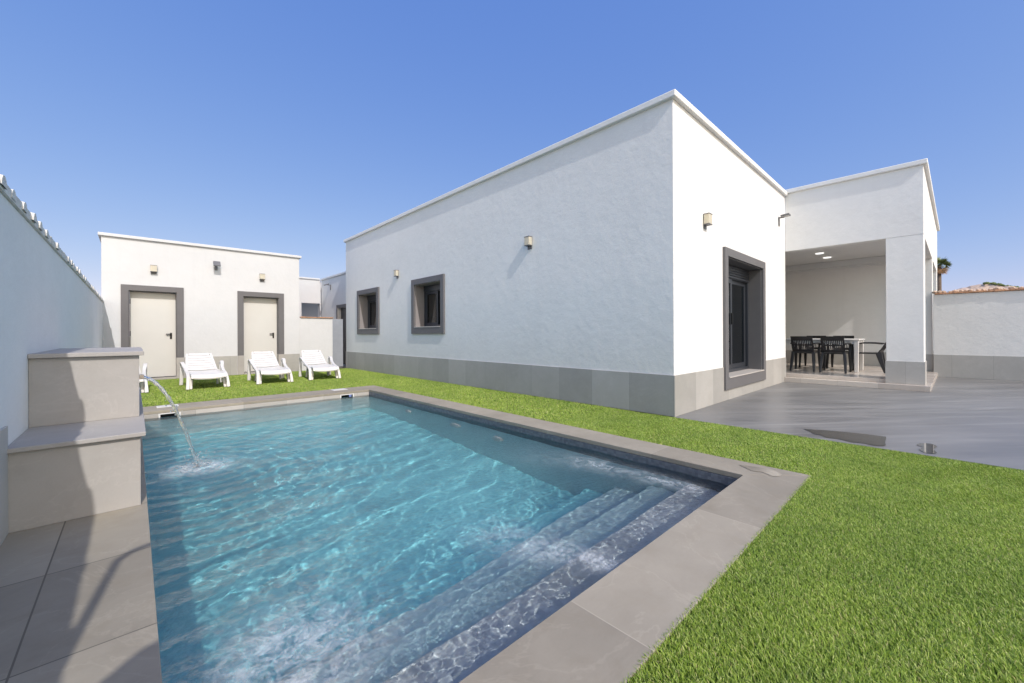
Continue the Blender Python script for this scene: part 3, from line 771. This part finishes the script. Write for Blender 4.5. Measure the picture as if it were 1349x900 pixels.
# ------------------------------------------------------------------ sun loungers
def make_lounger():
    t = thing('sun_lounger', 'x', 'sun lounger')
    hw = .28
    def slab(path, slat, gap, rail, crown=.012, top_round=False):
        bm = NB(); P = smooth_path(path, 8)
        # cumulative length
        L = [0]
        for i in range(1, len(P)): L.append(L[-1] + (P[i] - P[i - 1]).length)
        def atl(s):
            s = min(max(s, 0), L[-1])
            for i in range(1, len(L)):
                if s <= L[i] + 1e-9:
                    f = (s - L[i - 1]) / (L[i] - L[i - 1]); return P[i - 1].lerp(P[i], f), (P[i] - P[i - 1]).normalized()
        s = 0; k = 0; n = max(1, int((L[-1]) / (slat + gap))); st = L[-1] / n
        for k in range(n):
            a, ta = atl(k * st + gap / 2); b, tb = atl((k + 1) * st - gap / 2)
            nrm = Vector((1, 0, 0)).cross(tb).normalized(); w = hw
            if top_round: w = hw - .065 * (k + 1) / n - (.012 if k == n - 2 else .035 if k == n - 1 else 0)
            m = 8; top = []; bot = []
            for r, p in ((0, a), (1, b)):
                for j in range(m + 1):
                    x = -w + 2 * w * j / m; c = -crown * (1 - (x / hw) ** 2)
                    top.append(bm.verts.new(p + Vector((x, 0, c)))); bot.append(bm.verts.new(p + Vector((x, 0, c)) - nrm * .028))
            for j in range(m):
                bm.faces.new([top[j], top[j + 1], top[m + 1 + j + 1], top[m + 1 + j]]); bm.faces.new([bot[j + 1], bot[j], bot[m + 1 + j], bot[m + 1 + j + 1]])
                bm.faces.new([top[j], bot[j], bot[j + 1], top[j + 1]]); bm.faces.new([top[m + 1 + j + 1], bot[m + 1 + j + 1], bot[m + 1 + j], top[m + 1 + j]])
            bm.faces.new([top[0], top[m + 1], bot[m + 1], bot[0]]); bm.faces.new([top[m], bot[m], bot[2 * m + 1], top[2 * m + 1]])
        for sx in (-1, 1):
            Q = [p - Vector((0, 0, .018)) + Vector((sx * (hw - .022 - (.065 * i_ / len(P) if top_round else 0)), 0, 0)) for i_, p in enumerate(P)]
            if top_round: Q = Q[:-5]
            sweep(bm, Q, .045, .035)
        return bm
    obj('seat', slab([(0, 0, .235), (0, .03, .285), (0, .12, .305), (0, .6, .30), (0, 1.2, .31)], .082, .012, True, .022), M['plastic_white'], t, .004)
    obj('backrest', slab([(0, 1.22, .315), (0, 1.40, .42), (0, 1.59, .54), (0, 1.72, .63), (0, 1.77, .665)], .070, .012, True, .016, True), M['plastic_white'], t, .004)
    for sx in (-1, 1):
        x = sx * .305
        P = smooth_path([(x + sx * .02, .13, 0), (x + sx * .01, .18, .14), (x, .30, .25), (x, .60, .31), (x + sx * .01, .84, .38), (x + sx * .03, 1.0, .455), (x + sx * .035, 1.12, .475), (x + sx * .035, 1.21, .43), (x + sx * .035, 1.23, .25), (x + sx * .045, 1.23, 0)], 5)
        n = len(P); w = [.055 if i < n * .45 else .062 for i in range(n)]
        th = [.075 - .035 * min(1, i / (n * .35)) + (.03 * max(0, (i / n - .8) / .2)) for i in range(n)]
        obj('armrest', sweep(NB(), P, w, th), M['plastic_white'], t, .008)
        obj('leg', sweep(NB(), [(sx * .25, .25, .29), (sx * .262, .22, .15), (sx * .275, .17, 0)], [.06, .05, .045], [.09, .07, .05]), M['plastic_white'], t, .008)
        obj('leg', sweep(NB(), [(sx * .22, .92, .29), (sx * .235, .94, .15), (sx * .25, .96, 0)], [.05, .045, .04], [.06, .05, .04]), M['plastic_white'], t, .006)
    return t
lg = make_lounger(); G1 = 'white plastic sun loungers on the artificial lawn'
L = [(-.15, 9.85, -1, 'white plastic sun lounger mostly hidden behind the stone fountain pedestal'),
     (1.08, 9.80, 0, 'white plastic sun lounger standing on the lawn between the two cream doors'),
     (2.24, 9.80, 3, 'white plastic sun lounger in front of the right cream door'),
     (3.28, 9.82, 6, 'white plastic sun lounger in front of the low wall, nearest the house')]
for i, (x, y, a, lab) in enumerate(L):
    o = lg if i == 0 else copy_tree(lg)
    o.location = (x, y, 0); o.rotation_euler = (0, 0, R(-a)); o['label'] = lab; o['group'] = G1

# ------------------------------------------------------------------ dining set on the porch
FZ = .17
tb = thing('dining_table', 'white plastic dining table on the porch among black chairs', 'table', (12.02, 2.05, FZ))
obj('tabletop', B(11.56, 12.48, 1.20, 2.90, FZ + .70, FZ + .735), M['plastic_white'], tb, .012)
bm = NB(); wall(bm, 'x', 11.60, 11.62, 1.25, 2.85, FZ + .62, FZ + .699); wall(bm, 'x', 12.42, 12.44, 1.25, 2.85, FZ + .62, FZ + .699)
wall(bm, 'y', 1.24, 1.26, 11.62, 12.42, FZ + .62, FZ + .699); wall(bm, 'y', 2.84, 2.86, 11.62, 12.42, FZ + .62, FZ + .699)
obj('apron', bm, M['plastic_white'], tb)
for sx in (11.58, 12.38):
    for sy in (1.22, 2.80):
        obj('leg', sweep(NB(), [(sx + .04, sy + .04, FZ + .70), (sx + .04, sy + .04, FZ)], [.085, .07], [.085, .07]), M['plastic_white'], tb, .01)
def make_chair():
    """faces +Y locally"""
    t = thing('patio_chair', 'x', 'chair')
    pb = M['plastic_black']
    obj('seat', box(NB(), -.205, .205, -.20, .24, .405, .43), pb, t, .012)
    bm = NB()
    def bp(u, z): return Vector((u, -.20 - .20 * (z - .43) / .37 - .05 * (1 - (u / .205) ** 2), z))
    # frame of the backrest: wide rim, vertical slats
    for z0, z1 in ((.70, .80), (.44, .50)):
        prev = None
        for k in range(11):
            u = -.205 + .041 * k
            cur = [bm.verts.new(bp(u, z0)), bm.verts.new(bp(u, z1)), bm.verts.new(bp(u, z1) + Vector((0, .022, 0))), bm.verts.new(bp(u, z0) + Vector((0, .022, 0)))]
            if prev:
                for q in range(4): bm.faces.new([prev[q], prev[(q + 1) % 4], cur[(q + 1) % 4], cur[q]])
            else: bm.faces.new(cur)
            prev = cur
        bm.faces.new(prev[::-1])
    for k in range(13):
        u = -.189 + .0315 * k; w = .036 if k in (0, 12) else .019
        sweep(bm, [bp(u, .49) + Vector((0, .011, 0)), bp(u, .60) + Vector((0, .011, 0)), bp(u, .71) + Vector((0, .011, 0))], w, .016)
    sweep(bm, [bp(-.195, .6) + Vector((0, .011, 0)), bp(-.1, .6) + Vector((0, .013, 0)), bp(.1, .6) + Vector((0, .013, 0)), bp(.195, .6) + Vector((0, .011, 0))], .02, .03, (0, 1, 0))
    obj('backrest', bm, pb, t, .004)
    for s in (-1, 1):
        obj('arm', sweep(NB(), smooth_path([(s * .208, -.27, .63), (s * .232, -.10, .645), (s * .240, .12, .64), (s * .232, .25, .60)], 4), .05, .028), pb, t, .008)
        obj('leg', sweep(NB(), [(s * .232, .24, .61), (s * .222, .22, .42), (s * .235, .27, .0)], [.035, .05, .035], [.04, .07, .045]), pb, t, .008)
        obj('leg', sweep(NB(), [(s * .190, -.20, .44), (s * .205, -.24, .25), (s * .220, -.31, .0)], [.05, .055, .035], [.11, .08, .045]), pb, t, .008)
    return t
ch = make_chair(); G2 = 'black plastic armchairs round the white porch table'
# local +Y (front) is turned towards the table
CH = [(11.40, 2.15, -90, 'black plastic armchair with its back to the patio, beside the house wall edge'),
      (11.40, 1.60, -90, 'black plastic armchair with its back to the patio, nearer the table end by the pillar'),
      (12.66, 2.22, 90, 'black plastic armchair across the table, directly behind the one by the house wall edge'),
      (12.66, 1.66, 90, 'black plastic armchair on the far side of the table, close to the white table leg'),
      (11.98, 1.11, 0, 'black plastic armchair at the end of the table, seen in profile beside the pillar'),
      (12.02, 3.12, 180, 'black plastic armchair at the table end half hidden by the house wall')]
for i, (x, y, a, lab) in enumerate(CH):
    o = ch if i == 0 else copy_tree(ch)
    o.location = (x, y, FZ); o.rotation_euler = (0, 0, R(a)); o['label'] = lab; o['group'] = G2

# ------------------------------------------------------------------ unseen gooseneck pipe and round disc, added to cast shadows on the deck
sh = thing('shadow_casting_pipes', 'unseen steel gooseneck pipe and round disc added to cast shadows on the deck', 'shadow caster', (-.45, .18, 0))
P = smooth_path([(-.455, .18, 0), (-.455, .18, 1.2), (-.455, .18, 2.2), (-.44, .18, 2.31), (-.38, .18, 2.37), (-.15, .20, 2.40), (.35, .22, 2.40)], 6)
obj('pipe', sweep(NB(), P, .036, .036, (0, 1, 0), 12), M['steel'], sh, smooth=True)
P = smooth_path([(-.455, -.62, 0), (-.455, -.62, 1.2), (-.455, -.62, 2.1), (-.44, -.62, 2.2), (-.40, -.62, 2.235), (-.32, -.62, 2.24), (-.30, -.62, 2.23), (-.30, -.62, 2.20)], 6)
obj('pipe', sweep(NB(), P, .03, .03, (0, 1, 0), 12), M['steel'], sh, smooth=True)
bm = NB(); bmesh.ops.create_cone(bm, cap_ends=True, segments=32, radius1=.135, radius2=.12, depth=.02, matrix=Matrix.Translation((-.30, -.62, 2.19)))
obj('shadow_disc', bm, M['steel'], sh)  # disc on its own pipe, added only for its round shadow

# ------------------------------------------------------------------ artificial grass
def grass(regions):
    Vs, Fs, Cs = [], [], []; off = 0
    pal = np.array([(.26, .39, .055), (.34, .47, .09), (.14, .23, .03), (.49, .57, .20), (.46, .44, .20)])
    for (xa, xb, ya, yb, dens, wid, hgt) in regions:
        n = int((xb - xa) * (yb - ya) * dens)
        x = rng.uniform(xa, xb, n); y = rng.uniform(ya, yb, n); a = rng.uniform(0, 2 * np.pi, n)
        # the pile leans as brushed: a smoothly varying direction
        la = 1.05 + .30 * np.sin(x * 1.7 + y * .6) + .30 * np.sin(y * 2.3 - x * .9) + .35 * np.sin(x * 9 + 3 * np.sin(y * 7)) + rng.normal(0, .95, n)
        h = hgt * rng.uniform(.6, 1.15, n); lean = rng.uniform(.25, 1.15, n) * h
        dx, dy = np.cos(la) * lean, np.sin(la) * lean
        w = wid * rng.uniform(.7, 1.3, n); wx, wy = np.cos(a) * w / 2, np.sin(a) * w / 2
        z0 = np.full(n, -.012)
        v = np.empty((n, 5, 3), np.float32)
        v[:, 0] = np.stack([x - wx, y - wy, z0], -1); v[:, 1] = np.stack([x + wx, y + wy, z0], -1)
        mx, my, mz = x + dx * .42, y + dy * .42, z0 + h * .62
        v[:, 2] = np.stack([mx + wx * .8, my + wy * .8, mz], -1); v[:, 3] = np.stack([mx - wx * .8, my - wy * .8, mz], -1)
        v[:, 4] = np.stack([x + dx, y + dy, z0 + h * (1 - .25 * lean / h)], -1)
        b = off + np.arange(n) * 5
        Vs.append(v.reshape(-1, 3)); Fs.append((b,))
        c = pal[rng.choice(5, n, p=[.32, .34, .18, .12, .04])] * rng.uniform(.85, 1.15, (n, 1))
        Cs.append(np.repeat(np.concatenate([c, np.ones((n, 1))], 1), 5, 0).astype(np.float32))
        off += n * 5
    V = np.concatenate(Vs); b = np.concatenate([f[0] for f in Fs]); C = np.concatenate(Cs); n = len(b)
    loops = np.stack([b, b + 1, b + 2, b + 3, b + 3, b + 2, b + 4], -1).ravel().astype(np.int32)
    starts = (np.arange(n)[:, None] * 7 + np.array([0, 4])).ravel().astype(np.int32)
    me = bpy.data.meshes.new('artificial_grass')
    me.vertices.add(len(V)); me.vertices.foreach_set('co', V.ravel())
    me.loops.add(len(loops)); me.loops.foreach_set('vertex_index', loops)
    me.polygons.add(len(starts)); me.polygons.foreach_set('loop_start', starts)
    me.update(calc_edges=True)
    at = me.color_attributes.new('tint', 'FLOAT_COLOR', 'POINT'); at.data.foreach_set('color', C.ravel())
    me.materials.append(M['grass'])
    o = bpy.data.objects.new('artificial_grass', me); COL.objects.link(o)
    return props(o, kind='stuff')
grass([(.35, 4.915, -.75, CY0 + .008, 62000, .0027, .020),
       (-.3, 4.915, -2.2, -.75, 7000, .006, .028),
       (CX1 - .008, 4.915, CY0 + .008, 3.2, 30000, .0040, .021),
       (CX1 - .008, 4.93, 3.2, CY1, 9000, .006, .024),
       (WX + .02, 4.93, CY1 - .01, OY - .03, 5600, .008, .026)])

# ------------------------------------------------------------------ light, sky, camera
sun_dir = Vector((.172, 1.07, -1.0)).normalized()
sun = bpy.data.lights.new('sun', 'SUN'); so = bpy.data.objects.new('sun', sun); COL.objects.link(so)
so.rotation_euler = sun_dir.to_track_quat('-Z', 'Y').to_euler(); so.location = (-3, -12, 14)
sun.energy = 2.0; sun.angle = R(.53); sun.color = (.92, .885, .84)
sun.cycles.is_caustics_light = True
w = bpy.data.worlds.new('World'); scene.world = w; w.use_nodes = True
nt = w.node_tree; bg = nt.nodes['Background']; sky = nt.nodes.new('ShaderNodeTexSky'); sky.sky_type = 'NISHITA'
sky.sun_disc = False; sky.sun_elevation = math.asin(-sun_dir.z); sky.sun_rotation = math.atan2(-sun_dir.x, -sun_dir.y)
sky.air_density = 1.0; sky.dust_density = 8; sky.ozone_density = 10.0; sky.altitude = 3000
sp = nt.nodes.new('ShaderNodeSeparateColor'); cb = nt.nodes.new('ShaderNodeCombineColor'); nt.links.new(sky.outputs[0], sp.inputs[0])
tc = nt.nodes.new('ShaderNodeTexCoord'); dt = nt.nodes.new('ShaderNodeVectorMath'); dt.operation = 'DOT_PRODUCT'
nt.links.new(tc.outputs['Generated'], dt.inputs[0]); dt.inputs[1].default_value = Vector((-sun_dir.x, -sun_dir.y, 0)).normalized()
mr = nt.nodes.new('ShaderNodeMapRange'); mr.interpolation_type = 'SMOOTHSTEP'; nt.links.new(dt.outputs['Value'], mr.inputs[0]); mr.inputs[1].default_value = .0; mr.inputs[2].default_value = .7
# colour balance of the clear sky, and a fill glow added on the sun's side of it to lift shaded walls
for k, (pw, am, hz_) in enumerate(((.88, 1.375, 1.38), (.59, 1.235, 1.52), (.22, 2.30, .72))):
    a_ = nt.nodes.new('ShaderNodeMath'); a_.operation = 'POWER'; nt.links.new(sp.outputs[k], a_.inputs[0]); a_.inputs[1].default_value = pw
    b_ = nt.nodes.new('ShaderNodeMath'); b_.operation = 'MULTIPLY_ADD'; nt.links.new(mr.outputs[0], b_.inputs[0]); b_.inputs[1].default_value = hz_ * am; b_.inputs[2].default_value = am
    c_ = nt.nodes.new('ShaderNodeMath'); c_.operation = 'MULTIPLY'; nt.links.new(a_.outputs[0], c_.inputs[0]); nt.links.new(b_.outputs[0], c_.inputs[1]); nt.links.new(c_.outputs[0], cb.inputs[k])
nt.links.new(cb.outputs[0], bg.inputs[0]); bg.inputs[1].default_value = .15

cam = bpy.data.cameras.new('camera'); co = bpy.data.objects.new('camera', cam); COL.objects.link(co); scene.camera = co
cam.sensor_width = 36; cam.lens = 530 / 1349 * 36; cam.shift_y = -(450 - 440.2) / 1349
co.location = (0, 0, 1.05)
co.rotation_euler = (Matrix.Rotation(R(-43.25), 4, 'Z') @ Matrix.Rotation(R(90), 4, 'X') @ Matrix.Rotation(-.0047, 4, 'Z')).to_euler()
cam.clip_start = .02; cam.clip_end = 3000

vs = scene.view_settings; vs.view_transform = 'Standard'; vs.look = 'None'; vs.gamma = 1; vs.exposure = 0.77; vs.use_curve_mapping = False
c = scene.cycles; c.use_denoising = True; c.max_bounces = 10; c.transparent_max_bounces = 12; c.transmission_bounces = 8
c.caustics_refractive = True; c.caustics_reflective = False; c.sample_clamp_indirect = 6; c.blur_glossy = .5
scene.render.engine = 'CYCLES'
